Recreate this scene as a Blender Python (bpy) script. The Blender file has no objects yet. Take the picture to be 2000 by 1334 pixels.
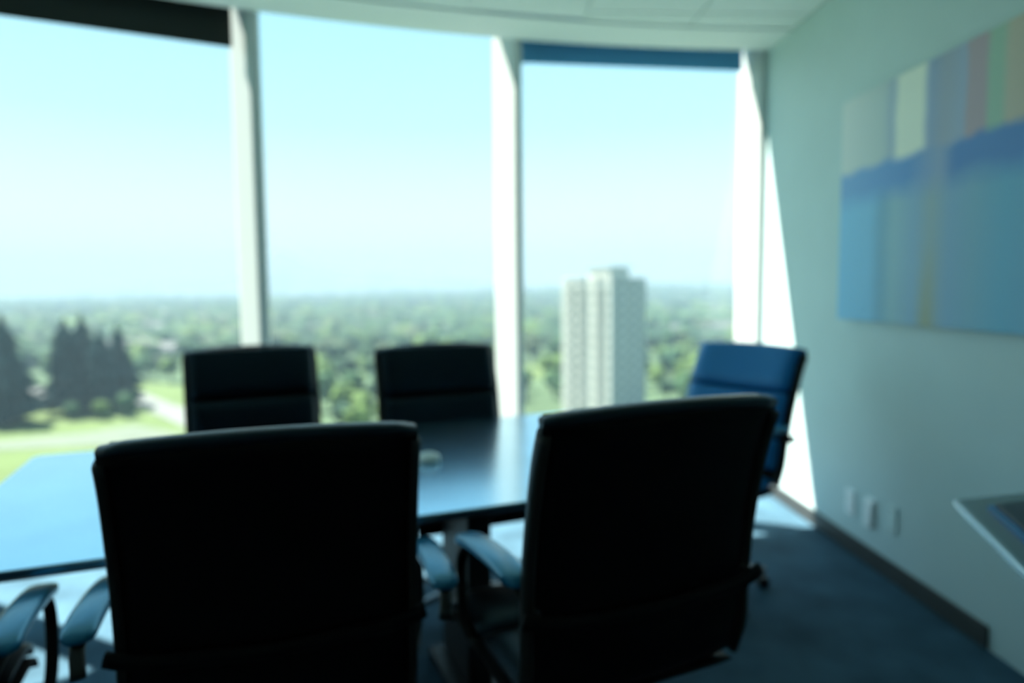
import bpy, bmesh, math, random
from mathutils import Vector, Matrix

# ------------------------------------------------------------------ camera
sc = bpy.context.scene
COL = sc.collection
PI = math.pi
CZ = 1.307

def cam_axes(yaw, pitch, roll):
    y, p, r = map(math.radians, (yaw, pitch, roll))
    fw = Vector((math.sin(y) * math.cos(p), math.cos(y) * math.cos(p), -math.sin(p)))
    rt = Vector((math.cos(y), -math.sin(y), 0))
    up = rt.cross(fw)
    return rt * math.cos(r) - up * math.sin(r), up * math.cos(r) + rt * math.sin(r), fw

rt, up, fw = cam_axes(2.66, 4.6, 0.5)
cam_data = bpy.data.cameras.new('camera')
cam = bpy.data.objects.new('camera', cam_data)
COL.objects.link(cam)
cam.matrix_world = Matrix(((rt.x, up.x, -fw.x, 0), (rt.y, up.y, -fw.y, 0), (rt.z, up.z, -fw.z, CZ), (0, 0, 0, 1)))
cam_data.sensor_width = 36.0
cam_data.lens = 1333.0 * 36.0 / 2000.0
cam_data.clip_start = 0.05
cam_data.clip_end = 60000
cam_data.dof.use_dof = True
cam_data.dof.focus_distance = 0.72
cam_data.dof.aperture_fstop = 1.9
sc.camera = cam

# ------------------------------------------------------------------ sky, sun, exposure
world = bpy.data.worlds.new('sky')
sc.world = world
world.use_nodes = True
nt = world.node_tree
nt.nodes.clear()
w_out = nt.nodes.new('ShaderNodeOutputWorld')
w_bg = nt.nodes.new('ShaderNodeBackground')
w_tc = nt.nodes.new('ShaderNodeTexCoord')
w_sep = nt.nodes.new('ShaderNodeSeparateXYZ')
w_ramp = nt.nodes.new('ShaderNodeValToRGB')
nt.links.new(w_tc.outputs['Generated'], w_sep.inputs[0])
nt.links.new(w_sep.outputs['Z'], w_ramp.inputs[0])
nt.links.new(w_ramp.outputs[0], w_bg.inputs['Color'])
nt.links.new(w_bg.outputs[0], w_out.inputs['Surface'])
cr = w_ramp.color_ramp
cr.elements[0].position = 0.0
cr.elements[0].color = (0.92, 1.0, 1.0, 1)
cr.elements[1].position = 1.0
cr.elements[1].color = (0.26, 0.66, 1.0, 1)
for pos, c in ((0.10, (0.80, 0.97, 1.0)), (0.22, (0.50, 0.88, 1.0)), (0.36, (0.38, 0.79, 1.0)), (0.6, (0.30, 0.71, 1.0))):
    e = cr.elements.new(pos)
    e.color = (*c, 1)
w_bg.inputs['Strength'].default_value = 1.2

SUN_EL = 59.5
sx, sy = 0.878, -0.479
trav = Vector((sx * math.cos(math.radians(SUN_EL)), sy * math.cos(math.radians(SUN_EL)), -math.sin(math.radians(SUN_EL))))
sun_data = bpy.data.lights.new('sun', 'SUN')
sun_data.energy = 30.0
sun_data.color = (1.0, 0.95, 0.84)
sun_data.angle = math.radians(0.6)
sun = bpy.data.objects.new('sun', sun_data)
COL.objects.link(sun)
sun.rotation_euler = trav.to_track_quat('-Z', 'Y').to_euler()
sun.location = (-30, 20, 60)

sc.view_settings.view_transform = 'Standard'
sc.view_settings.look = 'None'
sc.view_settings.gamma = 1.0
sc.view_settings.exposure = 0.15
sc.view_settings.use_curve_mapping = False

# ------------------------------------------------------------------ helpers
random.seed(11)

def mat(name, color, rough=0.6, spec=0.5, metal=0.0, noise=0.0, nscale=20.0, bump=0.0, bscale=60.0, sheen=0.0, tint=None, ior=None):
    m = bpy.data.materials.new(name)
    m.use_nodes = True
    n = m.node_tree.nodes
    l = m.node_tree.links
    b = n['Principled BSDF']
    b.inputs['Base Color'].default_value = (*color, 1)
    b.inputs['Roughness'].default_value = rough
    b.inputs['Metallic'].default_value = metal
    b.inputs['Specular IOR Level'].default_value = spec
    if tint:
        b.inputs['Specular Tint'].default_value = (*tint, 1)
    if ior:
        b.inputs['IOR'].default_value = ior
    if sheen:
        b.inputs['Sheen Weight'].default_value = sheen
    if noise or bump:
        tc = n.new('ShaderNodeTexCoord')
    if noise:
        t = n.new('ShaderNodeTexNoise')
        t.inputs['Scale'].default_value = nscale
        t.inputs['Detail'].default_value = 4
        l.new(tc.outputs['Object'], t.inputs['Vector'])
        r = n.new('ShaderNodeValToRGB')
        r.color_ramp.elements[0].position = 0.3
        r.color_ramp.elements[1].position = 0.7
        r.color_ramp.elements[0].color = (*[max(0, c * (1 - noise)) for c in color], 1)
        r.color_ramp.elements[1].color = (*[min(1, c * (1 + noise)) for c in color], 1)
        l.new(t.outputs['Fac'], r.inputs[0])
        l.new(r.outputs[0], b.inputs['Base Color'])
    if bump:
        t2 = n.new('ShaderNodeTexNoise')
        t2.inputs['Scale'].default_value = bscale
        t2.inputs['Detail'].default_value = 3
        l.new(tc.outputs['Object'], t2.inputs['Vector'])
        bp = n.new('ShaderNodeBump')
        bp.inputs['Strength'].default_value = bump
        bp.inputs['Distance'].default_value = 0.01
        l.new(t2.outputs['Fac'], bp.inputs['Height'])
        l.new(bp.outputs[0], b.inputs['Normal'])
    return m

def obj(name, bm, material, parent=None, smooth=False, **props):
    me = bpy.data.meshes.new(name)
    bmesh.ops.recalc_face_normals(bm, faces=bm.faces[:])
    if smooth:
        for f in bm.faces:
            f.smooth = True
    bm.to_mesh(me)
    bm.free()
    me.materials.append(material)
    return mobj(name, me, parent, **props)

def mobj(name, me, parent=None, **props):
    o = bpy.data.objects.new(name, me)
    COL.objects.link(o)
    o.parent = parent
    for k, v in props.items():
        o[k] = v
    return o

def empty(name, loc=(0, 0, 0), rz=0.0, parent=None, **props):
    o = bpy.data.objects.new(name, None)
    COL.objects.link(o)
    o.location = loc
    o.rotation_euler = (0, 0, rz)
    o.parent = parent
    o.empty_display_size = 0.1
    for k, v in props.items():
        o[k] = v
    return o

def copy_tree(o, parent=None):
    c = o.copy()
    COL.objects.link(c)
    c.parent = parent
    for ch in [x for x in o.children]:
        copy_tree(ch, c)
    return c

def box(bm, x0, x1, y0, y1, z0, z1, bevel=0.0, M=None):
    r = bmesh.ops.create_cube(bm, size=1)
    vs = r['verts']
    bmesh.ops.scale(bm, vec=(x1 - x0, y1 - y0, z1 - z0), verts=vs)
    bmesh.ops.translate(bm, vec=((x0 + x1) / 2, (y0 + y1) / 2, (z0 + z1) / 2), verts=vs)
    if bevel:
        es = list({e for v in vs for e in v.link_edges})
        r2 = bmesh.ops.bevel(bm, geom=es, offset=bevel, segments=2, affect='EDGES', profile=0.5)
        vs = list({v for f in r2['faces'] for v in f.verts} | {v for v in vs if v.is_valid})
    if M is not None:
        bmesh.ops.transform(bm, matrix=M, verts=vs)
    return vs

def boxobj(name, dims, material, parent=None, bevel=0.0, **props):
    bm = bmesh.new()
    box(bm, *dims, bevel=bevel)
    return obj(name, bm, material, parent, **props)

def loft(bm, rings, cap=True, closed=True):
    prev = None
    rows = []
    for ring in rings:
        rows.append([bm.verts.new(p) for p in ring])
    n = len(rows[0])
    for a, b in zip(rows[:-1], rows[1:]):
        for i in range(n if closed else n - 1):
            j = (i + 1) % n
            bm.faces.new((a[i], a[j], b[j], b[i]))
    if cap:
        bm.faces.new(rows[0][::-1])
        bm.faces.new(rows[-1])
    return rows

def prism(bm, pts, z0, z1):
    """vertical prism over a polygon in plan"""
    lo = [bm.verts.new((x, y, z0)) for x, y in pts]
    hi = [bm.verts.new((x, y, z1)) for x, y in pts]
    n = len(pts)
    for i in range(n):
        j = (i + 1) % n
        bm.faces.new((lo[i], lo[j], hi[j], hi[i]))
    bm.faces.new(lo[::-1])
    bm.faces.new(hi)

def catmull(pts, n):
    """smooth curve through pts (tuples), n samples per span"""
    P = [Vector(p) for p in pts]
    P = [P[0] * 2 - P[1]] + P + [P[-1] * 2 - P[-2]]
    out = []
    for i in range(1, len(P) - 2):
        for k in range(n):
            t = k / n
            a, b, c, d = P[i - 1], P[i], P[i + 1], P[i + 2]
            out.append(0.5 * ((2 * b) + (c - a) * t + (2 * a - 5 * b + 4 * c - d) * t * t + (3 * b - a - 3 * c + d) * t ** 3))
    out.append(P[-2])
    return out

def sweep(bm, path, w, h, ref=(1, 0, 0), seg=12, power=0.5, taper=None):
    """sweep a super-elliptic section (half sizes w across ref, h along normal) along a path"""
    rings = []
    for i, p in enumerate(path):
        a = path[max(0, i - 1)]
        b = path[min(len(path) - 1, i + 1)]
        t = (b - a).normalized()
        r = Vector(ref)
        r = (r - t * r.dot(t)).normalized()
        nn = t.cross(r)
        k = 1.0 if taper is None else taper(i / (len(path) - 1))
        ring = []
        for s in range(seg):
            an = 2 * PI * s / seg
            c, d = math.cos(an), math.sin(an)
            c = math.copysign(abs(c) ** power, c)
            d = math.copysign(abs(d) ** power, d)
            ring.append(p + r * (w * k * c) + nn * (h * k * d))
        rings.append(ring)
    loft(bm, rings)

def cyl(bm, p0, p1, r0, r1=None, seg=16):
    r1 = r0 if r1 is None else r1
    p0, p1 = Vector(p0), Vector(p1)
    t = (p1 - p0).normalized()
    a = Vector((0, 0, 1)) if abs(t.z) < 0.9 else Vector((1, 0, 0))
    u = t.cross(a).normalized()
    v = t.cross(u)
    loft(bm, [[p + (u * math.cos(2 * PI * k / seg) + v * math.sin(2 * PI * k / seg)) * r for k in range(seg)] for p, r in ((p0, r0), (p1, r1))])

def lathe(bm, prof, c=(0, 0), seg=24):
    loft(bm, [[(c[0] + r * math.cos(2 * PI * k / seg), c[1] + r * math.sin(2 * PI * k / seg), z) for k in range(seg)] for r, z in prof])

# ------------------------------------------------------------------ materials
M_wall = mat('wall_paint', (0.55, 0.69, 0.70), 0.55, 0.4, noise=0.03, nscale=3, bump=0.08, bscale=180)
M_ceil = mat('ceiling_paint', (0.80, 0.84, 0.86), 0.85, 0.2)
M_tile = mat('ceiling_tile', (0.76, 0.81, 0.83), 0.9, 0.15, noise=0.06, nscale=60, bump=0.15, bscale=220)
M_carpet = mat('carpet', (0.054, 0.112, 0.158), 0.95, 0.1, noise=0.30, nscale=3.5, bump=0.5, bscale=400)
M_base = mat('baseboard_vinyl', (0.045, 0.05, 0.05), 0.5, 0.4, noise=0.1, nscale=8)
M_mull = mat('mullion_aluminium', (0.62, 0.66, 0.64), 0.4, 0.5)
M_black = mat('black_leather', (0.0015, 0.004, 0.007), 0.36, 0.35, bump=0.12, bscale=160, tint=(0.5, 0.8, 1.0))
M_sky_sheen = mat('leather_painted_sheen', (0.006, 0.15, 0.40), 0.36, 0.8, bump=0.12, bscale=160, tint=(0.4, 0.75, 1.0))  # black leather whose reflected sky sheen is painted as a blue base
M_blackback = mat('black_mesh_back', (0.002, 0.0025, 0.003), 0.6, 0.12, bump=0.1, bscale=300)
M_rail = mat('dark_metal', (0.02, 0.02, 0.018), 0.45, 0.4, metal=0.2)
M_chrome = mat('polished_metal', (0.10, 0.115, 0.13), 0.25, 0.5, metal=1.0)
M_arm = mat('arm_pad_leather_sheen', (0.015, 0.17, 0.32), 0.25, 0.5, tint=(0.35, 0.75, 1.0), ior=2.3)  # sky reflection on the pads is put into the blue base colour
M_caster = mat('caster_plastic', (0.006, 0.006, 0.007), 0.35, 0.4)
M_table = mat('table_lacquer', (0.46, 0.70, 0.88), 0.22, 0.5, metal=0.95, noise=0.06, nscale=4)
M_tedge = mat('table_edge', (0.012, 0.012, 0.012), 0.4, 0.4)
M_ped = mat('pedestal_laminate', (0.008, 0.009, 0.010), 0.5, 0.3)
M_shade_dark = mat('shade_fabric_dark', (0.045, 0.05, 0.045), 0.9, 0.1, bump=0.2, bscale=500)
M_shade_blue = mat('shade_fabric_blue', (0.16, 0.48, 0.82), 0.9, 0.1, bump=0.2, bscale=500)
M_plate = mat('white_plastic', (0.93, 0.96, 0.97), 0.4, 0.5)
M_plate2 = mat('wall_coloured_plastic', (0.60, 0.74, 0.74), 0.4, 0.5)
M_slot = mat('dark_slot', (0.03, 0.03, 0.03), 0.6, 0.3)
M_side = mat('side_table_top', (0.10, 0.16, 0.17), 0.14, 0.6)
M_sideedge = mat('side_table_edge', (0.45, 0.55, 0.58), 0.25, 0.6, metal=0.6)
M_pad = mat('dark_pad', (0.012, 0.02, 0.03), 0.4, 0.5)
M_padrim = mat('pad_rim_painted_sheen', (0.02, 0.16, 0.36), 0.25, 0.6)  # blue stands for sky light caught by the edge of the dark pad
M_puck = mat('pale_plastic', (0.88, 0.90, 0.86), 0.4, 0.5)

def glass_mat():
    m = bpy.data.materials.new('window_glass')
    m.use_nodes = True
    n = m.node_tree.nodes
    l = m.node_tree.links
    n.clear()
    out = n.new('ShaderNodeOutputMaterial')
    mix = n.new('ShaderNodeMixShader')
    tr = n.new('ShaderNodeBsdfTransparent')
    gl = n.new('ShaderNodeBsdfGlossy')
    lw = n.new('ShaderNodeLayerWeight')
    lw.inputs['Blend'].default_value = 0.5
    pw = n.new('ShaderNodeMath'); pw.operation = 'POWER'; pw.inputs[1].default_value = 5.0
    fr = n.new('ShaderNodeMath'); fr.operation = 'MULTIPLY_ADD'; fr.inputs[1].default_value = 0.6; fr.inputs[2].default_value = 0.03
    l.new(lw.outputs['Facing'], pw.inputs[0])
    l.new(pw.outputs[0], fr.inputs[0])
    tr.inputs['Color'].default_value = (0.975, 0.995, 0.995, 1)
    gl.inputs['Roughness'].default_value = 0.02
    l.new(fr.outputs[0], mix.inputs[0])
    l.new(tr.outputs[0], mix.inputs[1])
    l.new(gl.outputs[0], mix.inputs[2])
    l.new(mix.outputs[0], out.inputs['Surface'])
    return m
M_glass = glass_mat()

def painting_mat():
    """abstract canvas: pale and warm blocks above, a blue band, streaked blue below"""
    m = bpy.data.materials.new('abstract_paint')
    m.use_nodes = True
    n = m.node_tree.nodes
    l = m.node_tree.links
    b = n['Principled BSDF']
    b.inputs['Roughness'].default_value = 0.45
    tc = n.new('ShaderNodeTexCoord')
    sep = n.new('ShaderNodeSeparateXYZ')
    nz = n.new('ShaderNodeTexNoise')
    nz.inputs['Scale'].default_value = 5
    nz.inputs['Detail'].default_value = 5
    l.new(tc.outputs['Object'], nz.inputs['Vector'])
    l.new(tc.outputs['Object'], sep.inputs[0])
    def math_(op, a, bb):
        q = n.new('ShaderNodeMath')
        q.operation = op
        for k, v in ((0, a), (1, bb)):
            if isinstance(v, (int, float)):
                q.inputs[k].default_value = v
            else:
                l.new(v, q.inputs[k])
        return q.outputs[0]
    wob = math_('MULTIPLY', math_('SUBTRACT', nz.outputs['Fac'], 0.5), 0.10)
    # s: 0 at the window end .. 1 at the far end of the canvas (local y runs 0..-1.75)
    s = math_('DIVIDE', math_('ADD', math_('MULTIPLY', sep.outputs['Y'], -1), math_('MULTIPLY', wob, 0.35)), 1.75)
    v = math_('ADD', sep.outputs['Z'], wob)          # 0 .. 1.035
    def ramp(fac, stops, interp='LINEAR'):
        r = n.new('ShaderNodeValToRGB')
        r.color_ramp.interpolation = interp
        el = r.color_ramp.elements
        el[0].position, el[0].color = stops[0][0], (*stops[0][1], 1)
        el[1].position, el[1].color = stops[-1][0], (*stops[-1][1], 1)
        for p, c in stops[1:-1]:
            e = el.new(p)
            e.color = (*c, 1)
        l.new(fac, r.inputs[0])
        return r.outputs[0]
    pale = (0.72, 0.76, 0.74); cream = (0.88, 0.90, 0.78); mauve = (0.38, 0.46, 0.62); pink = (0.50, 0.38, 0.43)
    green = (0.38, 0.56, 0.44); tan = (0.58, 0.52, 0.42)
    top = ramp(s, [(0.0, pale), (0.19, (0.55, 0.64, 0.64)), (0.235, (0.40, 0.50, 0.62)), (0.255, cream), (0.345, cream), (0.37, (0.30, 0.40, 0.60)),
                   (0.42, (0.38, 0.42, 0.52)), (0.478, mauve), (0.492, pink), (0.535, pink), (0.55, green), (0.58, green), (0.598, tan), (0.78, (0.5, 0.38, 0.3)), (0.82, mauve), (1.0, pale)])
    low = ramp(s, [(0.0, (0.24, 0.58, 0.86)), (0.15, (0.24, 0.56, 0.82)), (0.20, (0.20, 0.43, 0.60)), (0.25, (0.32, 0.53, 0.62)), (0.33, (0.27, 0.46, 0.64)),
                   (0.39, (0.34, 0.46, 0.50)), (0.45, (0.24, 0.43, 0.62)), (0.52, (0.22, 0.45, 0.60)), (0.60, (0.16, 0.46, 0.66)), (0.8, (0.2, 0.42, 0.6)), (1.0, (0.12, 0.4, 0.66))])
    yel = ramp(s, [(0.34, (0, 0, 0)), (0.385, (1, 1, 1)), (0.425, (0, 0, 0))])
    yv = ramp(v, [(0.0, (1, 1, 1)), (0.35, (0, 0, 0))])
    ym = n.new('ShaderNodeMix'); ym.data_type = 'RGBA'
    l.new(math_('MULTIPLY', math_('MULTIPLY', yel, yv), 0.75), ym.inputs[0])
    l.new(low, ym.inputs[6]); ym.inputs[7].default_value = (0.40, 0.38, 0.16, 1)
    band = ramp(s, [(0.0, (0.20, 0.42, 0.74)), (0.3, (0.11, 0.31, 0.66)), (0.41, (0.30, 0.40, 0.58)), (0.46, (0.08, 0.25, 0.58)), (1.0, (0.09, 0.26, 0.60))])
    f1 = ramp(v, [(0.50, (0, 0, 0)), (0.60, (1, 1, 1))])
    f2 = ramp(v, [(0.68, (0, 0, 0)), (0.715, (1, 1, 1))])
    m1 = n.new('ShaderNodeMix'); m1.data_type = 'RGBA'
    l.new(f1, m1.inputs[0]); l.new(ym.outputs[2], m1.inputs[6]); l.new(band, m1.inputs[7])
    m2 = n.new('ShaderNodeMix'); m2.data_type = 'RGBA'
    l.new(f2, m2.inputs[0]); l.new(m1.outputs[2], m2.inputs[6]); l.new(top, m2.inputs[7])
    l.new(m2.outputs[2], b.inputs['Base Color'])
    bp = n.new('ShaderNodeBump'); bp.inputs['Strength'].default_value = 0.15
    l.new(nz.outputs['Fac'], bp.inputs['Height']); l.new(bp.outputs[0], b.inputs['Normal'])
    return m
M_paint = painting_mat()

# ------------------------------------------------------------------ the room
H = 2.75
XR = 1.80          # right wall
XL = -6.40         # left wall, out of the picture
YB = -3.0          # back wall
def yc(x):         # curved ceiling edge along the glazing
    t = 1.8 - x
    return 4.255 - 0.0605 * t * t
def slope(x):
    return 0.121 * (1.8 - x)
S = dict(kind='structure')

NC = 41
xs = [XL + (XR - XL) * i / (NC - 1) for i in range(NC)]
bm = bmesh.new()
prism(bm, [(XL - 0.2, YB - 0.2), (XR + 0.2, YB - 0.2), (XR + 0.2, yc(XR) + 0.30)] + [(x, yc(x) + 0.30) for x in xs[::-1]] + [(XL - 0.2, yc(XL) + 0.30)], -0.2, 0.0)
floor = obj('floor', bm, M_carpet, **S)

bm = bmesh.new()   # slab above the suspended ceiling
prism(bm, [(XL - 0.2, YB - 0.2), (XR + 0.2, YB - 0.2), (XR + 0.2, yc(XR) + 0.235)] + [(x, yc(x) + 0.235) for x in xs[::-1]] + [(XL - 0.2, yc(XL) + 0.235)], 3.12, 3.4)
ceiling = obj('ceiling', bm, M_ceil, **S)
# curved plasterboard border along the windows: it hides the blind pocket
bm = bmesh.new()
BW = 0.33
prism(bm, [(x, yc(x) - BW) for x in xs] + [(x, yc(x)) for x in xs[::-1]], H - 0.006, 3.12)
obj('trim_1', bm, M_ceil, **S)
# backing and tiles
bm = bmesh.new()
prism(bm, [(XL, YB), (XR, YB)] + [(x, yc(x) - BW - 0.002) for x in xs[::-1]], H + 0.012, H + 0.05)
field = obj('ceiling_backing', bm, M_ceil, ceiling)
TS = 0.61
ti = 0
tile_me = None
x = XR - TS
while x > XL - 0.01:
    y = YB
    while y < 4.3:
        a, b = x + 0.007, x + TS - 0.007
        y0, y1 = y + 0.007, y + TS - 0.007
        ya, yb = min(y1, yc(a) - BW - 0.012), min(y1, yc(b) - BW - 0.012)
        if min(ya, yb) - y0 > 0.03 and a > XL:
            full = ya == y1 and yb == y1
            if full and tile_me:
                t = mobj('ceiling_tile', tile_me, ceiling)
            else:
                bm = bmesh.new()
                prism(bm, [(0, 0), (b - a, 0), (b - a, yb - y0), (0, ya - y0)], 0, 0.014)
                t = obj('ceiling_tile', bm, M_tile, ceiling)
                if full:
                    tile_me = t.data
            t.location = (a, y0, H)
        y += TS
    x -= TS

boxobj('wall_right', (XR, XR + 0.2, YB - 0.2, yc(XR) + 0.30, 0, 3.12), M_wall, **S)
boxobj('wall_left', (XL - 0.2, XL, YB - 0.2, yc(XL) + 0.3, 0, 3.12), M_wall, **S)
boxobj('wall_back', (XL, XR, YB - 0.2, YB, 0, 3.12), M_wall, **S)
bm = bmesh.new()
box(bm, XR - 0.012, XR, 2.26, 4.24, 0, 0.085, bevel=0.004)
obj('baseboard_right', bm, M_base, **S)

# windows: straight panes between the mullions of a curved wall
mx = [-6.32, -5.62, -4.72, -3.80, -2.68, -1.175, 0.235, 1.775]  # leftmost bays are unseen, extended to let in more sky light
MP = [(x, yc(x) + 0.02) for x in mx]
MZ0, MZ1 = 0.0, 3.12
def mullion(parent, x, y, ang, end=False):
    prof = [(-0.105, 0.18), (-0.10, 0.165), (-0.02, 0.012), (-0.012, 0.0), (0.022, 0.0), (0.030, 0.006), (0.036, 0.165), (0.05, 0.18)]
    if end:
        prof = [(-0.085, 0.18), (-0.08, 0.165), (-0.02, 0.012), (-0.012, 0.0), (0.02, 0.0), (0.024, 0.18)]
    bm = bmesh.new()
    prism(bm, prof, MZ0, MZ1)
    o = obj('mullion', bm, M_mull, parent)
    o.location = (x, y, 0)
    o.rotation_euler = (0, 0, ang)
    return o
for i in range(len(mx) - 1):
    (x0, y0), (x1, y1) = MP[i], MP[i + 1]
    a = math.atan2(y1 - y0, x1 - x0)
    L = math.hypot(x1 - x0, y1 - y0)
    # frame: sill and head rails in the local frame of the pane (u along, v outward)
    bm = bmesh.new()
    box(bm, 0.05, L - 0.115, 0.15, 0.24, 0.0, 0.09, bevel=0.006)
    box(bm, 0.05, L - 0.115, 0.15, 0.24, 3.05, 3.12, bevel=0.006)
    w = obj('window_%d' % (i + 1), bm, M_mull, **S)
    w.location = (x0, y0, 0)
    w.rotation_euler = (0, 0, a)
    bm = bmesh.new()
    box(bm, 0.03, L - 0.09, 0.188, 0.200, 0.085, 3.055)
    obj('pane', bm, M_glass, w)
    am = math.atan(slope(x1))
    mu = mullion(w, 0, 0, 0, end=(i == len(mx) - 2))
    mu.location = (L, 0, 0)
    mu.rotation_euler = (0, 0, am - a if i < len(mx) - 2 else math.atan(slope(1.775)) - a)

# roller blinds
def blind(i, drop_z, material, label, u0=0.045, u1=0.085):
    (x0, y0), (x1, y1) = MP[i], MP[i + 1]
    a = math.atan2(y1 - y0, x1 - x0)
    L = math.hypot(x1 - x0, y1 - y0)
    e = empty('roller_blind', (x0, y0, 0), a, label=label, category='blind', group='roller blinds at the window heads')
    bm = bmesh.new()
    cyl(bm, (u0, 0.085, 3.06), (L - u1, 0.085, 3.06), 0.028, seg=20)
    obj('roller_tube', bm, M_rail, e, smooth=True)
    bm = bmesh.new()
    box(bm, u0, L - u1, 0.1115, 0.1130, drop_z + 0.02, 3.06)
    obj('fabric', bm, material, e)
    bm = bmesh.new()
    box(bm, u0, L - u1, 0.107, 0.118, drop_z, drop_z + 0.024, bevel=0.004)
    obj('hem_bar', bm, M_shade_dark if material is M_shade_dark else M_shade_blue, e)
blind(4, 2.585, M_shade_dark, 'dark roller blind lowered a little over the leftmost window in view')
blind(6, 2.655, M_shade_blue, 'narrow strip of blue-grey roller blind above the window beside the right wall')

# ------------------------------------------------------------------ painting and wall plates
p = empty('abstract_painting', (XR - 0.001, 3.285, 1.135), label='large unframed abstract painting in blues and pale blocks on the right wall', category='painting')
bm = bmesh.new()
box(bm, -0.042, -0.004, -1.75, 0, 0, 1.035, bevel=0.004)
obj('canvas', bm, M_paint, p)
for z in (0.03, 0.98):
    boxobj('stretcher_bar', (-0.004, 0, -1.72, -0.03, z, z + 0.03), M_rail, p)

for y, z, m_, kind, lab in ((3.18, 0.245, M_plate, 'a', 'white wall socket plate nearest the window, low on the right wall'),
                            (3.005, 0.255, M_plate, 'b', 'white wall plate in the middle of three, with a plug-in box'),
                            (2.845, 0.270, M_plate2, 'c', 'blank wall-coloured cover plate beside the two white sockets')):
    e = empty('wall_plate', (XR, y, z), label=lab, category='wall plate', group='plates low on the right wall')
    bm = bmesh.new()
    box(bm, -0.009, 0, -0.038, 0.038, -0.062, 0.062, bevel=0.003)
    obj('cover', bm, m_, e)
    if kind == 'a':
        for dz in (-0.026, 0.026):
            bm = bmesh.new()
            box(bm, -0.0115, -0.009, -0.017, 0.017, dz - 0.014, dz + 0.014, bevel=0.001)
            s_ = obj('socket', bm, m_, e)
            for dy in (-0.006, 0.006):
                boxobj('slot', (-0.0122, -0.0114, dy - 0.0013, dy + 0.0013, dz - 0.004, dz + 0.005), M_slot, s_)
    elif kind == 'b':
        bm = bmesh.new()
        box(bm, -0.022, -0.009, -0.028, 0.028, -0.075, 0.05, bevel=0.005)
        obj('plug_box', bm, m_, e)
    else:
        for dz in (-0.045, 0.045):
            bm = bmesh.new()
            cyl(bm, (-0.0105, 0, dz), (-0.009, 0, dz), 0.004, seg=10)
            obj('screw', bm, M_chrome, e)

# ------------------------------------------------------------------ conference table
TA = math.radians(19.0)
U = Vector((math.cos(TA), math.sin(TA), 0))
N = Vector((-math.sin(TA), math.cos(TA), 0))
TL, TD = 2.10, 1.13
tc_ = U * (-0.68 + TL / 2) + N * (1.63 + TD / 2)
table = empty('conference_table', (tc_.x, tc_.y, 0), TA, label='long dark glossy conference table reflecting the blue sky', category='table')
def round_rect(w, d, r, n=5):
    pts = []
    for cx, cy, a0 in ((w - r, d - r, 0), (-w + r, d - r, 90), (-w + r, -d + r, 180), (w - r, -d + r, 270)):
        for k in range(n + 1):
            a = math.radians(a0 + 90 * k / n)
            pts.append((cx + r * math.cos(a), cy + r * math.sin(a)))
    return pts
rings = []
for ins, z in ((0.0, 0.722), (0.0, 0.736), (0.0015, 0.739), (0.004, 0.74)):
    rings.append([(x, y, z) for x, y in round_rect(TL / 2 - ins, TD / 2 - ins, 0.03 - ins * 0.5)])
bm = bmesh.new()
loft(bm, rings)
top = obj('tabletop', bm, M_table, table)
bm = bmesh.new()
loft(bm, [[(x, y, z) for x, y in round_rect(TL / 2 - i_, TD / 2 - i_, 0.03)] for i_, z in ((0.03, 0.706), (0.004, 0.7215))])
obj('edge_band', bm, M_tedge, table)
for px in (-0.30, 0.30):
    bm = bmesh.new()
    box(bm, px - 0.04, px + 0.04, -0.22, 0.08, 0.03, 0.706, bevel=0.01)
    pd = obj('pedestal', bm, M_ped, table)
    bm = bmesh.new()
    box(bm, px - 0.09, px + 0.09, -0.25, 0.10, 0, 0.03, bevel=0.008)
    obj('foot_plate', bm, M_ped, pd)
e = empty('tabletop_puck', (-0.176, 2.204, 0.74), label='small pale rounded item lying on the table beside the front left chair', category='puck')
bm = bmesh.new()
lathe(bm, [(0.034, 0), (0.040, 0.004), (0.041, 0.012), (0.036, 0.021), (0.022, 0.027), (0.004, 0.029)])
obj('body', bm, M_puck, e, smooth=True)
bm = bmesh.new()
lathe(bm, [(0.010, 0.027), (0.010, 0.0305), (0.002, 0.031)])
obj('button', bm, M_plate, e)

# ------------------------------------------------------------------ side table by the right wall
side_top = [(1.233, 1.694), (1.775, 1.80), (1.775, 0.55), (0.83, 0.66)]
def inset(pts, d):
    c = Vector((sum(p_[0] for p_ in pts) / len(pts), sum(p_[1] for p_ in pts) / len(pts)))
    out = []
    n = len(pts)
    for i in range(n):
        p0, p1, p2 = Vector(pts[i - 1]), Vector(pts[i]), Vector(pts[(i + 1) % n])
        d1 = (p1 - p0).normalized(); d2 = (p2 - p1).normalized()
        n1 = Vector((-d1.y, d1.x)); n2 = Vector((-d2.y, d2.x))
        if n1.dot(c - p1) < 0: n1 = -n1
        if n2.dot(c - p1) < 0: n2 = -n2
        k = d / (1 + n1.dot(n2))
        out.append(tuple(p1 + (n1 + n2) * k))
    return out
st = empty('side_table', (1.35, 1.15, 0), label='angular thin-topped side table with a bright edge by the right wall', category='table')
def shift(pts):
    return [(x_ - 1.35, y_ - 1.15) for x_, y_ in pts]
bm = bmesh.new()
loft(bm, [[(x_, y_, z) for x_, y_ in shift(inset(side_top, d))] for d, z in ((0.012, 0.722), (0.012, 0.7405))])
obj('tabletop', bm, M_side, st)
bm = bmesh.new()
o_ = shift(side_top); i_ = shift(inset(side_top, 0.0125))
loft(bm, [[(x_, y_, z) for x_, y_ in pts] for pts, z in ((i_, 0.724), (o_, 0.726), (o_, 0.737), (shift(inset(side_top, 0.003)), 0.741), (i_, 0.741))], cap=False)
obj('edge_trim', bm, M_sideedge, st)
for q in shift(inset(side_top, 0.14))[1:]:
    bm = bmesh.new()
    cyl(bm, (q[0], q[1], 0.0), (q[0], q[1], 0.724), 0.016, 0.02, seg=14)
    obj('leg', bm, M_sideedge, st, smooth=True)
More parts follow.
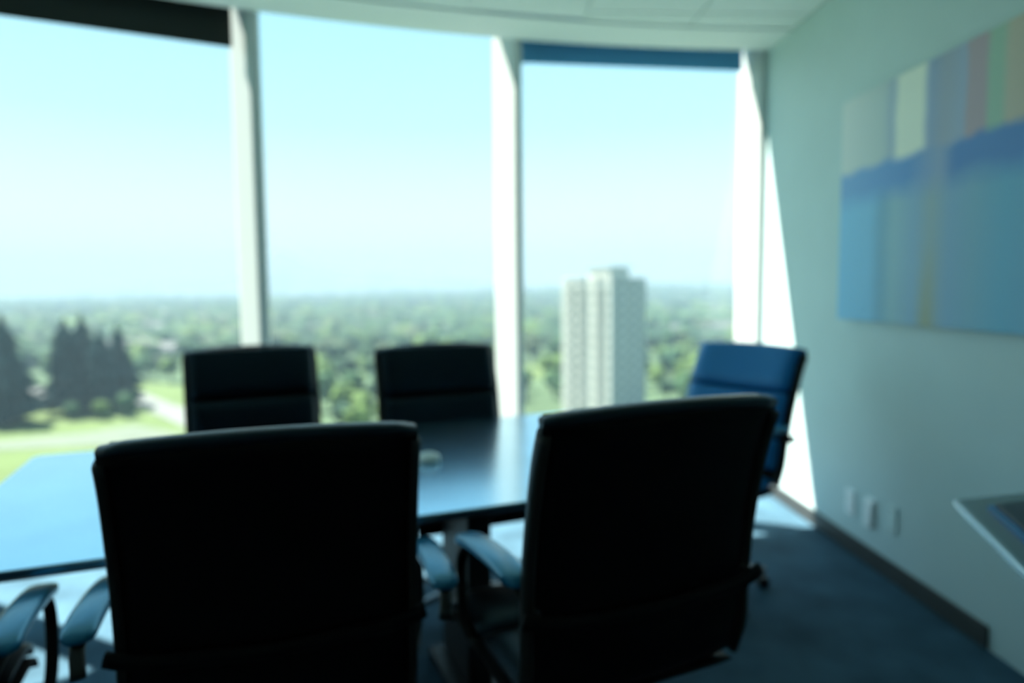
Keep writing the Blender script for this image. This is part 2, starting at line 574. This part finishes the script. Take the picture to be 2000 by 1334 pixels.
pad_poly = [(1.258, 1.607), (1.70, 1.66), (1.70, 1.10), (1.075, 1.13)]
e = empty('desk_folder', (1.4, 1.4, 0.742), label='flat dark folder with a bluish sheen painted on its edge lying on the side table', category='folder')
bm = bmesh.new()
loft(bm, [[(x_ - 1.4, y_ - 1.4, z) for x_, y_ in inset(pad_poly, d)] for d, z in ((0.0, 0.0), (0.0, 0.010), (0.014, 0.012))])
obj('sheen_rim', bm, M_padrim, e)
bm = bmesh.new()
loft(bm, [[(x_ - 1.4, y_ - 1.4, z) for x_, y_ in inset(pad_poly, d)] for d, z in ((0.0145, 0.0122), (0.0145, 0.019), (0.018, 0.021))])
obj('dark_cover', bm, M_pad, e)

# ------------------------------------------------------------------ office chairs
def make_chair():
    root = empty('office_chair')
    W = 0.525
    # side profile in (y, z): y forward.  back and seat form one sling
    back = catmull([(0, -0.205, 0.475), (0, -0.232, 0.56), (0, -0.236, 0.66), (0, -0.252, 0.80), (0, -0.285, 0.95), (0, -0.318, 1.040)], 6)
    def slab(bm, path, w, t0, t1, bow=0.0, arch=0.0, nx=14, end=0.35):
        """slab following a path: t0 behind, t1 in front; bow bends the plan, arch lifts the middle"""
        rings = []
        n = len(path)
        for i, p_ in enumerate(path):
            a = path[max(0, i - 1)]; b = path[min(n - 1, i + 1)]
            t = (b - a).normalized()
            nn = Vector((0, t.z, -t.y))            # forward normal of the profile
            f = i / (n - 1)
            k = min(1.0, end + (1 - end) * math.sqrt(min(1.0, min(f, 1 - f) / 0.06)))
            ring = []
            for s in range(2 * nx):
                if s < nx:
                    q = s / (nx - 1); side = 1
                else:
                    q = 1 - (s - nx) / (nx - 1); side = -1
                xx = (q - 0.5) * 2
                ex = math.sqrt(max(0.0, 1 - abs(xx) ** 10))
                th = (t1 if side > 0 else t0) * k * (0.35 + 0.65 * ex)
                off = bow * xx * xx
                lift = arch * (1 - xx * xx) * f
                ring.append(p_ + Vector((xx * w / 2, 0, 0)) + nn * (side * th + off) + t * lift)
            rings.append(ring)
        loft(bm, rings)
    bm = bmesh.new()
    slab(bm, back, W, 0.014, 0.012, bow=0.02, arch=0.012)
    obj('backrest', bm, M_blackback, root, smooth=True)
    # padded front of the back: three cushions
    cuts = [(3, 12), (12, 20), (20, 30)]
    for c0, c1 in cuts:
        seg = back[c0:c1 + 1]
        off = []
        for j, p_ in enumerate(seg):
            gi = c0 + j
            a = back[max(0, gi - 1)]; b = back[min(len(back) - 1, gi + 1)]
            t = (b - a).normalized()
            off.append(p_ + Vector((0, t.z, -t.y)) * 0.032 + t * (0.004 if j == 0 else (-0.004 if j == len(seg) - 1 else 0)))
        bm = bmesh.new()
        slab(bm, off, W - 0.03, 0.018, 0.024, bow=0.02, arch=0.010 if c1 == 30 else 0.0, end=0.2)
        obj('back_pad', bm, M_black, root, smooth=True)
    # rolled leather top
    tp = back[-1]
    path = []
    for k in range(15):
        xx = -1 + 2 * k / 14
        path.append(Vector((xx * (W / 2 - 0.004), tp.y + 0.014 + 0.02 * xx * xx, tp.z + 0.003 + 0.012 * (1 - xx * xx))))
    bm = bmesh.new()
    sweep(bm, path, 0.027, 0.014, ref=(0, 1, 0), seg=14, power=0.8, taper=lambda f: 0.75 + 0.25 * math.sqrt(min(1, min(f, 1 - f) / 0.05)))
    obj('top_roll', bm, M_black, root, smooth=True)
    # seat: two cushions on a pan
    seat = catmull([(0, 0.265, 0.455), (0, 0.235, 0.485), (0, 0.14, 0.488), (0, 0.0, 0.475), (0, -0.12, 0.466), (0, -0.20, 0.476)], 5)
    bm = bmesh.new()
    slab(bm, [p_ - Vector((0, 0, 0.02)) for p_ in seat], 0.50, 0.014, 0.014, nx=10)
    obj('seat_pan', bm, M_blackback, root, smooth=True)
    for c0, c1 in ((0, 13), (13, 25)):
        bm = bmesh.new()
        slab(bm, [p_ + Vector((0, 0, 0.012)) for p_ in seat[c0:c1 + 1]], 0.485, 0.020, 0.020, nx=10, end=0.2)
        obj('seat_pad', bm, M_black, root, smooth=True)
    # side rails along the back, cross spreader with flared ends
    for sgn in (-1, 1):
        bm = bmesh.new()
        sweep(bm, [p_ + Vector((sgn * (W / 2 - 0.004), 0.02, 0)) for p_ in back[:-1]], 0.010, 0.019, ref=(1, 0, 0), seg=10, power=0.7)
        obj('side_rail', bm, M_rail, root, smooth=True)
    bm = bmesh.new()
    sweep(bm, [Vector((-0.278, -0.245, 0.672)), Vector((-0.262, -0.25, 0.668)), Vector((-0.2, -0.262, 0.66)), Vector((0, -0.272, 0.652)), Vector((0.2, -0.262, 0.66)), Vector((0.262, -0.25, 0.668)), Vector((0.278, -0.245, 0.672))],
          0.010, 0.016, ref=(0, 1, 0), seg=8, power=0.8)
    obj('spreader', bm, M_blackback, root, smooth=True)
    # arms: closed loop from the back forward, down to the seat; padded on top
    for sgn in (-1, 1):
        X = sgn * 0.290
        bm = bmesh.new()
        pth = catmull([(X - sgn * 0.012, -0.235, 0.672), (X, -0.17, 0.712), (X, 0.0, 0.707), (X, 0.09, 0.695), (X, 0.135, 0.645), (X, 0.13, 0.55), (X - sgn * 0.01, 0.12, 0.475), (X - sgn * 0.03, 0.06, 0.452)], 5)
        sweep(bm, pth, 0.013, 0.008, ref=(1, 0, 0), seg=10, power=0.7)
        arm = obj('arm', bm, M_rail, root, smooth=True)
        bm = bmesh.new()
        pth = catmull([(X, -0.20, 0.722), (X, -0.10, 0.730), (X, 0.02, 0.724), (X, 0.115, 0.708)], 6)
        sweep(bm, pth, 0.030, 0.013, ref=(1, 0, 0), seg=14, power=0.6, taper=lambda f: 0.55 + 0.45 * math.sqrt(min(1, min(f, 1 - f) / 0.08)))
        obj('arm_pad', bm, M_arm, arm, smooth=True)
    # mechanism, gas lift, five-star base with casters
    bm = bmesh.new()
    box(bm, -0.10, 0.10, -0.14, 0.12, 0.395, 0.445, bevel=0.012)
    obj('tilt_mechanism', bm, M_rail, root)
    bm = bmesh.new()
    lathe(bm, [(0.028, 0.10), (0.028, 0.26), (0.019, 0.262), (0.019, 0.40)], seg=18)
    obj('gas_lift', bm, M_rail, root)
    bm = bmesh.new()
    lathe(bm, [(0.045, 0.075), (0.048, 0.09), (0.045, 0.125), (0.032, 0.135)], seg=20)
    obj('base_hub', bm, M_chrome, root, smooth=True)
    leg_me = wheel_me = stem_me = None
    for k in range(5):
        a = math.radians(90 + 72 * k)
        if leg_me is None:
            bm = bmesh.new()
            sweep(bm, [Vector((0.035, 0, 0.102)), Vector((0.12, 0, 0.098)), Vector((0.24, 0, 0.086)), Vector((0.305, 0, 0.076))], 0.022, 0.014, ref=(0, 1, 0), seg=10, power=0.7, taper=lambda f: 1 - 0.35 * f)
            leg = obj('base_leg', bm, M_chrome, root, smooth=True)
            leg_me = leg.data
            bm = bmesh.new()
            for s_ in (-1, 1):
                loft(bm, [[(0.295 + 0.026 * rr * math.cos(2 * PI * q / 18), s_ * yy, 0.026 + 0.026 * rr * math.sin(2 * PI * q / 18)) for q in range(18)] for rr, yy in ((0.8, 0.005), (1, 0.007), (1, 0.019), (0.8, 0.022))])
            cyl(bm, (0.295, -0.006, 0.026), (0.295, 0.006, 0.026), 0.008, seg=10)
            cyl(bm, (0.295, 0, 0.03), (0.295, 0, 0.074), 0.008, seg=10)
            wh = obj('caster', bm, M_caster, leg, smooth=False)
            wheel_me = wh.data
        else:
            leg = mobj('base_leg', leg_me, root)
            mobj('caster', wheel_me, leg)
        leg.rotation_euler = (0, 0, a)
    return root

# back-top centre (x, y), facing direction in degrees from +y (anticlockwise), height scale offset
chair0 = make_chair()
spots = [
    # back-top centre, direction the seat faces, raise, extra recline, arm spread, label
    ((-0.366, 1.165), 15.5, 0.0, 0, 0.045, 'black high-backed office chair nearest the camera on the left, seen from behind'),
    ((0.357, 1.222), 21.5, 0.028, 0, -0.03, 'black high-backed office chair nearest the camera on the right, raised, seen from behind'),
    ((-0.985, 2.965), 180 + 24.0, 0.0, 0, 0, 'black office chair across the table on the left, dark against the trees'),
    ((-0.205, 2.972), 180 + 21.5, 0.0, 0, 0, 'black office chair across the table beside the middle window post'),
    ((1.255, 3.055), 125.0, 0.0, 10, 0, 'office chair with bluish sheen at the table end by the right wall'),
    ((-1.085, 0.945), 19.0, 0.0, 0, 0.02, 'dark office chair cut off by the left edge, only its arm showing'),
]
for i in range(len(spots) - 1, -1, -1):
    (bx_, by_), ang, dz, rec, spread, lab = spots[i]
    c = chair0 if i == 0 else copy_tree(chair0)
    a = math.radians(ang)
    th = math.radians(rec)
    # the back top sits 0.318 behind the origin, further when reclined
    fwd = Vector((-math.sin(a), math.cos(a)))
    off = 0.318 + 0.57 * math.sin(th)
    c.location = (bx_ + fwd.x * off, by_ + fwd.y * off, 0)
    c.rotation_euler = (0, 0, a)
    c['label'] = lab
    c['category'] = 'chair'
    c['group'] = 'office chairs round the conference table'
    for ch in c.children:
        n_ = ch.name.split('.')[0]
        if n_ not in ('base_hub', 'base_leg', 'gas_lift'):
            ch.location.z += dz
        if rec and n_ in ('backrest', 'back_pad', 'top_roll', 'side_rail', 'spreader'):
            piv = Vector((0, -0.2, 0.47))
            ch.rotation_euler = (th, 0, 0)
            ch.location += piv - Matrix.Rotation(th, 3, 'X') @ piv
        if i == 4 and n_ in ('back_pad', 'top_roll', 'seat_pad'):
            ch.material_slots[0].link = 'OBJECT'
            ch.material_slots[0].material = M_sky_sheen
        if n_ == 'arm':
            ch.location.z += (-0.032, 0, -0.065, -0.065, 0, -0.032)[i]
        if n_ == 'arm' and spread:
            ch.location.x += spread * (1 if sum(v.co.x for v in ch.data.vertices) > 0 else -1)

# ------------------------------------------------------------------ outside: ground, roads, trees, houses, tower, hills, haze
GZ = -38.0
def smooth01(t):
    t = max(0.0, min(1.0, t))
    return t * t * (3 - 2 * t)
def ground_z(x, y):
    r = smooth01((y - 800) / 1500)
    return GZ + 24 * r * smooth01((x + 1100) / 2000) + 2.0 * math.sin(x / 170.0) * math.sin(y / 230.0) * smooth01((y - 380) / 400)

M_ground = mat('grass_ground', (0.052, 0.084, 0.045), 0.95, 0.1, noise=0.45, nscale=0.012)
M_lawn = mat('lawn', (0.075, 0.108, 0.040), 0.95, 0.1, noise=0.12, nscale=0.05)
M_road = mat('concrete_road', (0.12, 0.13, 0.122), 0.9, 0.2, noise=0.1, nscale=0.2)
M_street = mat('verge_street', (0.088, 0.108, 0.082), 0.9, 0.2, noise=0.1, nscale=0.2)
M_leaf = [mat('foliage_%s' % k, c, 0.8, 0.15, noise=0.35, nscale=0.5) for k, c in (
    ('mid_green', (0.024, 0.062, 0.026)), ('bright_green', (0.060, 0.105, 0.026)), ('deep_green', (0.012, 0.038, 0.022)), ('olive', (0.045, 0.066, 0.034)))]
M_needle = mat('foliage_conifer', (0.002, 0.024, 0.028), 0.9, 0.1, noise=0.3, nscale=0.6)
M_bark = mat('bark', (0.06, 0.045, 0.03), 0.9, 0.1)
M_hwall = [mat('house_wall_%s' % k, c, 0.8, 0.2) for k, c in (('white', (0.20, 0.20, 0.20)), ('cream', (0.15, 0.145, 0.12)), ('grey', (0.10, 0.11, 0.115)))]
M_hroof = [mat('house_roof_%s' % k, c, 0.8, 0.2) for k, c in (('pale', (0.085, 0.09, 0.09)), ('grey', (0.06, 0.06, 0.065)), ('brown', (0.07, 0.05, 0.04)))]
M_hwin = mat('house_window', (0.05, 0.07, 0.09), 0.15, 0.6)
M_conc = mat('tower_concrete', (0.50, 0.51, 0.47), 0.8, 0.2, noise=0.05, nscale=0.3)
M_conc_shade = mat('tower_concrete_painted_shade', (0.44, 0.48, 0.50), 0.8, 0.2, noise=0.05, nscale=0.3)  # shade painted into a cooler, darker copy of the concrete
M_tglass = mat('tower_window', (0.16, 0.22, 0.24), 0.2, 0.5)
M_mount = mat('mountain_rock', (0.10, 0.11, 0.13), 0.95, 0.1, noise=0.2, nscale=0.001)

bm = bmesh.new()
gx = [-2600 + 100 * i for i in range(49)]
gy = [-120, -40, 20, 60, 110, 160, 220, 300, 400, 520, 660, 820, 1000, 1200, 1400, 1600, 1800, 2000, 2200, 2400, 2600, 2800, 3000]
grid = [[bm.verts.new((x, y, ground_z(x, y))) for x in gx] for y in gy]
for r0, r1 in zip(grid[:-1], grid[1:]):
    for k in range(len(gx) - 1):
        bm.faces.new((r0[k], r0[k + 1], r1[k + 1], r1[k]))
obj('ground', bm, M_ground, smooth=True, **S)

def patch(name, pts, material, dz, **props):
    bm = bmesh.new()
    lo = [bm.verts.new((x, y, GZ + dz)) for x, y in pts]
    bm.faces.new(lo)
    r = bmesh.ops.extrude_face_region(bm, geom=bm.faces[:])
    bmesh.ops.translate(bm, vec=(0, 0, -0.6), verts=[g for g in r['geom'] if isinstance(g, bmesh.types.BMVert)])
    return obj(name, bm, material, **props)
patch('lawn', [(-190, 100), (-40, 100), (-60, 215), (-90, 262), (-150, 300), (-150, 250)], M_lawn, 0.35, label='bright green lawn below the window on the left', category='lawn', kind='structure')
patch('lawn', [(16, 285), (46, 285), (46, 335), (16, 340)], M_lawn, 0.35, label='lime green lawn behind the pale tower', category='lawn', kind='structure')
patch('road', [(-172, 318), (-152, 275), (-94, 207), (-60, 165), (-45, 165), (-80, 212), (-102, 231), (-162, 304)], M_road, 0.6, label='pale curving road between lawns on the left', category='road', kind='structure')
patch('road', [(-240, 160), (-123, 170), (-97, 173), (-60, 166), (-60, 172), (-100, 199), (-108, 190), (-125, 180), (-240, 171)], M_street, 0.5, label='pale street crossing the lawn behind the table corner', category='road', kind='structure')

# --- trees
def blob(bm, c, r, sub, squash=0.85, rnd=random):
    v = bmesh.ops.create_icosphere(bm, subdivisions=sub, radius=1.0)['verts']
    ph = [rnd.uniform(0, 6.28) for _ in range(3)]
    for p_ in v:
        d = p_.co.normalized()
        k = 1 + 0.16 * math.sin(5 * d.x + ph[0]) * math.sin(4 * d.y + ph[1]) + 0.10 * math.sin(9 * d.z + ph[2]) + rnd.uniform(-0.07, 0.07)
        p_.co = Vector(c) + Vector((d.x * r * k, d.y * r * k, d.z * r * k * squash))

def broad_proto(m_leaf, seed, wide):
    rnd = random.Random(seed)
    root = empty('broadleaf_tree')
    bm = bmesh.new()
    sweep(bm, [Vector((0, 0, -0.5)), Vector((0.1, 0, 1.5)), Vector((0, 0.1, 4.0)), Vector((0.1, 0, 7.0))], 0.35, 0.35, seg=8, power=1.0, taper=lambda f: 1 - 0.6 * f)
    obj('trunk', bm, M_bark, root)
    bm = bmesh.new()
    blob(bm, (0, 0, 7.0), 3.4, 2, 0.95, rnd)
    for k in range(11):
        a = rnd.uniform(0, 6.28); rr = rnd.uniform(1.6, 3.0) * wide
        blob(bm, (rr * math.cos(a), rr * math.sin(a), rnd.uniform(4.2, 9.6)), rnd.uniform(1.3, 2.3), 1, 0.85, rnd)
    obj('crown', bm, m_leaf, root)
    return root

def conifer_proto(seed):
    rnd = random.Random(seed)
    root = empty('conifer_tree')
    bm = bmesh.new()
    cyl(bm, (0, 0, -0.5), (0, 0, 29), 0.5, 0.08, seg=8)
    obj('trunk', bm, M_bark, root)
    bm = bmesh.new()
    n = 11
    for k in range(n):
        f = k / (n - 1)
        z0 = 3.0 + f * 24.5
        R_ = (7.2 * (1 - f) ** 0.6 + 1.0) * rnd.uniform(0.88, 1.1)
        hh = 5.2 - 2.0 * f
        seg = 18
        ox, oy = rnd.uniform(-0.9, 0.9) * (1 - f), rnd.uniform(-0.9, 0.9) * (1 - f)
        outer = [(ox + R_ * (1.0 if q % 2 else 0.68) * rnd.uniform(0.8, 1.15) * math.cos(2 * PI * q / seg), oy + R_ * (1.0 if q % 2 else 0.68) * rnd.uniform(0.85, 1.1) * math.sin(2 * PI * q / seg), z0 - rnd.uniform(0, 0.9)) for q in range(seg)]
        inner = [(0.06 * math.cos(2 * PI * q / seg), 0.06 * math.sin(2 * PI * q / seg), z0 + hh) for q in range(seg)]
        loft(bm, [outer, inner])
    obj('needles', bm, M_needle, root)
    return root

protos = []
for k, (ml, wide) in enumerate(((0, 1.0), (1, 1.15), (2, 0.9), (3, 1.05), (0, 1.25))):
    protos.append(broad_proto(M_leaf[ml], 40 + k, wide))
LAB = ['mid green broadleaf tree', 'lime-green broadleaf tree', 'deep green broadleaf tree', 'olive broadleaf tree', 'wide mid green broadleaf tree']
used = [False] * 5
def tree(kind, x, y, s=1.0, lab=None):
    o = protos[kind] if not used[kind] else copy_tree(protos[kind])
    used[kind] = True
    o.location = (x, y, ground_z(x, y))
    o.rotation_euler = (0, 0, random.uniform(0, 6.28))
    o.scale = (s, s, s * random.uniform(0.9, 1.1))
    az = math.atan2(x, y)
    reg = 0 if az < -0.303 else 1 if az < 0.056 else 2 if az < 0.16 else 3
    dist = math.hypot(x, y)
    band = 0 if dist < 260 else 1 if dist < 360 else 2
    o['label'] = lab or (('nearer ', '', 'farther ')[band] + LAB[kind] + (' seen through the leftmost window', ' seen through the middle window', ' in the right window, left of the tower', ' in the right window, right of the tower')[reg]).strip()
    o['category'] = 'tree'
    o['group'] = ['mid green trees', 'lime-green trees', 'deep green trees', 'olive trees', 'wide mid green trees'][kind] + ' in the suburb outside'
    return o

def on_open(x, y):
    """keep the lawns, roads and tower free of trees"""
    if -195 < x < -50 and 100 < y < 290 and x < -40 - (y - 100) * 0.12:
        return True
    if 8 < x < 62 and 165 < y < 220:
        return True
    if 16 < x < 46 and 262 < y < 335:
        return True
    return False

HOUSES = [(-148, 229), (-205, 365), (-205, 400), (-178, 395), (8.5, 236), (-140, 560), (-110, 520), (-93, 545), (-62, 540), (-36, 560), (-22, 600), (60, 640), (142, 505), (152, 478), (188, 520), (200, 600), (170, 640), (-230, 600), (-300, 640), (-260, 760), (-120, 800), (20, 820), (120, 860), (290, 800), (-400, 900)]
def near_house(x, y, r):
    return any((x - a_) ** 2 + (y - b_) ** 2 < r * r for a_, b_ in HOUSES)

cp = [conifer_proto(7), conifer_proto(8)]
cu = [False, False]
for k, (x, y, s, lab) in enumerate(((-137, 202, 1.08, 'tall dark conifer at the far left edge of the view'), (-130, 219, 1.02, 'tallest dark conifer in the clump left of the road'),
                                    (-129, 227, 1.05, None), (-121, 222, 0.90, None), (-120, 231, 0.94, None), (-147, 211, 0.95, None), (-136, 238, 0.98, None))):
    o = cp[k % 2] if not cu[k % 2] else copy_tree(cp[k % 2])
    cu[k % 2] = True
    o.location = (x, y, ground_z(x, y))
    o.scale = (s * 1.1, s * 1.1, s)
    o.rotation_euler = (0, 0, k * 1.3)
    o['label'] = lab or 'dark conifer in the tall clump on the left'
    o['category'] = 'tree'
    o['group'] = 'tall dark conifers on the left'

rnd = random.Random(5)
placed = []
tries = 0
while len(placed) < 280 and tries < 9000:
    tries += 1
    a = rnd.uniform(-0.62, 0.50)
    d = math.sqrt(rnd.uniform(175 ** 2, 430 ** 2))
    x, y = d * math.sin(a), d * math.cos(a)
    if on_open(x, y) or near_house(x, y, 15):
        continue
    if any((x - p_[0]) ** 2 + (y - p_[1]) ** 2 < (9.5 if d < 320 else 11.0) ** 2 for p_ in placed):
        continue
    placed.append((x, y))
    kind = rnd.choices(range(5), (3, 2.2, 3, 1.4, 2.4))[0]
    tree(kind, x, y, rnd.uniform(0.75, 1.25))
for kd, x, y, s in ((1, 28, 268, 1.3), (1, 35, 278, 1.2), (1, 90, 272, 1.2), (0, -123, 209, 0.55), (1, -115, 210, 0.6), (0, -109, 213, 0.7), (3, -146, 222, 0.4)):
    tree(kd, x, y, s)

# --- distant woods, too many to count
rnd = random.Random(9)
ico = bmesh.new()
bmesh.ops.create_icosphere(ico, subdivisions=1, radius=1.0)
iv = [v.co.copy() for v in ico.verts]
ico.verts.index_update()
if_ = [tuple(v.index for v in f.verts) for f in ico.faces]
ico.free()
V = []; Fc = []; MI = []
for wi in range(4):
    for k in range((2400, 2000, 1000, 800)[wi]):
        a = rnd.uniform(-0.72, 0.60)
        d = math.sqrt(rnd.uniform(430 ** 2, 1000 ** 2)) if k % 2 == 0 else rnd.uniform(450, 2700)
        x, y = d * math.sin(a), d * math.cos(a)
        if near_house(x, y, 24):
            continue
        if math.sin(x / 61.0 + wi) * math.sin(y / 83.0) > 0.6:
            continue
        r = rnd.uniform(3.8, 6.8) * (1 + d / 2600)
        z = ground_z(x, y) + r * 0.75
        b0 = len(V)
        sx_ = rnd.uniform(0.9, 1.6); sz_ = rnd.uniform(0.8, 1.25)
        for c in iv:
            k2 = rnd.uniform(0.82, 1.15)
            V.append((x + c.x * r * sx_ * k2, y + c.y * r * k2, z + c.z * r * sz_ * k2))
        Fc += [tuple(b0 + q for q in f) for f in if_]
        MI += [wi] * len(if_)
me = bpy.data.meshes.new('distant_woods')
me.from_pydata(V, [], Fc)
for q in (0, 2, 3, 1):
    me.materials.append(M_leaf[q])
me.polygons.foreach_set('material_index', MI)
mobj('distant_woods', me, kind='stuff', label='hazy wooded suburb reaching to the horizon', category='woods')

# --- houses
def house_proto(w, d, h, mw, mr):
    root = empty('house')
    bm = bmesh.new()
    prism(bm, [(-w / 2, -d / 2), (w / 2, -d / 2), (w / 2, d / 2), (-w / 2, d / 2)], -0.5, h)
    vs = bm.verts
    g = [bm.verts.new((sg * w / 2, 0, h + d * 0.28)) for sg in (-1, 1)]
    obj('walls', bm, mw, root)
    bm = bmesh.new()
    o_ = 0.5
    rh = d * 0.28
    loft(bm, [[(x, -d / 2 - o_, h - 0.1), (x, 0, h + rh), (x, d / 2 + o_, h - 0.1), (x, d / 2 + o_, h + 0.15), (x, 0, h + rh + 0.3), (x, -d / 2 - o_, h + 0.15)] for x in (-w / 2 - o_, w / 2 + o_)])
    rf = obj('roof', bm, mr, root)
    bm = bmesh.new()
    box(bm, w * 0.2, w * 0.2 + 0.9, 0.8, 1.6, h + rh * 0.4, h + rh + 1.2)
    obj('chimney', bm, M_hroof[2], rf)
    for k in range(4):
        x = -w / 2 + w * (k + 0.5) / 4
        for z in ((1.0, 3.8) if h > 5 else (1.0,)):
            bm = bmesh.new()
            box(bm, x - 0.7, x + 0.7, -d / 2 - 0.06, -d / 2 + 0.05, z, z + 1.4)
            obj('window', bm, M_hwin, root)
    return root
hp = [house_proto(16, 10, 5.6, M_hwall[0], M_hroof[0]), house_proto(12, 9, 3.2, M_hwall[1], M_hroof[1]), house_proto(22, 11, 5.8, M_hwall[2], M_hroof[0])]
hu = [False] * 3
hl = ['white house with a grey gabled roof', 'cream house with a dark gabled roof', 'long grey house']
def house(k, x, y, rz, s=1.0, lab=None):
    o = hp[k] if not hu[k] else copy_tree(hp[k])
    hu[k] = True
    o.location = (x, y, ground_z(x, y))
    o.rotation_euler = (0, 0, rz)
    o.scale = (s, s, s)
    az = math.atan2(x, y)
    reg = 0 if az < -0.303 else 1 if az < 0.056 else 2
    band = 0 if y < 500 else 1 if y < 700 else 2
    o['label'] = lab or hl[k] + (', near', ', farther off', ', far off')[band] + (' in the leftmost window', ' in the middle window', ' in the right window')[reg]
    o['category'] = 'house'
    o['group'] = ['white houses', 'cream houses', 'long grey houses'][k] + ' in the suburb outside'
house(0, -148, 229, 0.3, 0.9, 'white house seen between the tall conifers on the left')
house(1, -205, 365, 0.2, 1.2, 'cream house behind the clump of conifers')
house(2, -205, 400, 0.4, 1.2)
house(0, -178, 395, -0.2, 1.1)
house(0, 8.5, 236, -0.5, 0.8, 'white house just left of the middle window post')
for k, x, y, s in ((2, -140, 560, 1.5), (0, -110, 520, 1.5), (0, -93, 545, 1.5), (2, -62, 540, 1.5), (0, -36, 560, 1.6), (1, -22, 600, 1.6), (0, 60, 640, 1.5),
                   (0, 142, 505, 1.5), (0, 152, 478, 1.5), (2, 188, 520, 1.5), (1, 200, 600, 1.5), (0, 170, 640, 1.5), (1, -230, 600, 1.5), (0, -300, 640, 1.6),
                   (2, -260, 760, 1.8), (0, -120, 800, 1.8), (0, 20, 820, 1.8), (1, 120, 860, 1.8), (2, 290, 800, 1.8), (0, -400, 900, 2.0)):
    house(k, x, y, rnd.uniform(-0.5, 0.5), s * 0.72)

# --- apartment tower
TWA = math.radians(45)
tw = empty('apartment_tower', (35.2, 182.0, GZ), 0, label='pale concrete apartment tower rising above the horizon on the right', category='building')
# local axes: p along the left face, q along the right face
P_ = Vector((-math.sin(TWA), math.cos(TWA), 0))
Q_ = Vector((math.sin(TWA), math.cos(TWA), 0))
def twp(p_, q_):
    v = P_ * p_ + Q_ * q_
    return (v.x, v.y)
def tw_block(name, p0, p1, q0, q1, z0, z1, material, parent=tw):
    bm = bmesh.new()
    prism(bm, [twp(p0, q0), twp(p1, q0), twp(p1, q1), twp(p0, q1)], z0, z1)
    return obj(name, bm, material, parent)
HB = 41.0
tw_block('core', 0.6, 16.4, 0.6, 17.4, 0, HB, M_conc)
tw_block('penthouse', 1.8, 9.0, 2.0, 11.5, HB, HB + 3.1, M_conc)
tw_block('roof_cap', 1.4, 9.4, 1.6, 11.9, HB + 3.1, HB + 3.5, M_conc_shade)
tw_block('parapet', 0.3, 16.7, 0.3, 17.7, HB, HB + 0.5, M_conc)
# left face: piers and balcony bays
for p0, p1 in ((0.0, 1.6), (5.2, 7.6), (11.2, 12.2), (14.6, 16.6)):
    tw_block('pier', p0, p1, -0.15, 0.65, 0, HB, M_conc)
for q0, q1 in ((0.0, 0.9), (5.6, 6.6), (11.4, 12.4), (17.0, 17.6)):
    tw_block('pier', -0.15, 0.65, q0, q1, 0, HB, M_conc_shade)
for fl in range(14):
    z = 0.4 + fl * 2.9
    for p0, p1 in ((1.6, 5.2), (7.6, 11.2), (12.2, 14.6)):
        tw_block('window', p0 + 0.3, p1 - 0.3, 0.5, 0.62, z + 1.0, z + 2.4, M_tglass)
        tw_block('balcony', p0, p1, -0.35, 0.6, z, z + 0.85, M_conc)
    for q0, q1 in ((0.9, 5.6), (6.6, 11.4), (12.4, 17.0)):
        tw_block('window', 0.5, 0.62, q0 + 0.5, q1 - 0.5, z + 1.0, z + 2.4, M_tglass)

# --- far mountains and haze
bm = bmesh.new()
ridge = [(-16000, -250), (-14000, -230), (-12700, -150), (-10700, 90), (-8860, 220), (-7700, 300), (-6900, 380), (-6400, 700), (-5730, 1130), (-5350, 960), (-4950, 720), (-4300, 600), (-3500, 490), (-2000, 400), (-550, 240), (900, 130), (2150, 65), (4000, 40), (5500, 120), (7000, 260), (8200, 420), (10000, 250), (14000, 0)]
fr = [bm.verts.new((x, 17000, -400)) for x, z in ridge]
mid = [bm.verts.new((x, 20000, z)) for x, z in ridge]
bk = [bm.verts.new((x, 23000, -400)) for x, z in ridge]
for r0, r1 in ((fr, mid), (mid, bk)):
    for k in range(len(ridge) - 1):
        bm.faces.new((r0[k], r0[k + 1], r1[k + 1], r1[k]))
obj('mountain_range', bm, M_mount, smooth=True, label='faint snowy mountain ridge on the hazy horizon', category='mountain', kind='structure')

mh = bpy.data.materials.new('summer_haze')
mh.use_nodes = True
n = mh.node_tree.nodes
n.clear()
out = n.new('ShaderNodeOutputMaterial')
vs_ = n.new('ShaderNodeVolumeScatter')
va = n.new('ShaderNodeVolumeAbsorption')
ad = n.new('ShaderNodeAddShader')
HC = (0.29, 0.42, 0.49, 1)
HD = 0.00062
for q in (vs_, va):
    q.inputs['Color'].default_value = HC
    q.inputs['Density'].default_value = HD
vs_.inputs['Anisotropy'].default_value = 0.0
mh.node_tree.links.new(vs_.outputs[0], ad.inputs[0])
mh.node_tree.links.new(va.outputs[0], ad.inputs[1])
mh.node_tree.links.new(ad.outputs[0], out.inputs['Volume'])
try:
    mh.cycles.homogeneous_volume = True
except Exception:
    pass
bm = bmesh.new()
box(bm, -2590, 2190, 65, 2990, -70, 140)
obj('haze', bm, mh, kind='stuff', label='pale summer haze over the distant suburb', category='haze')
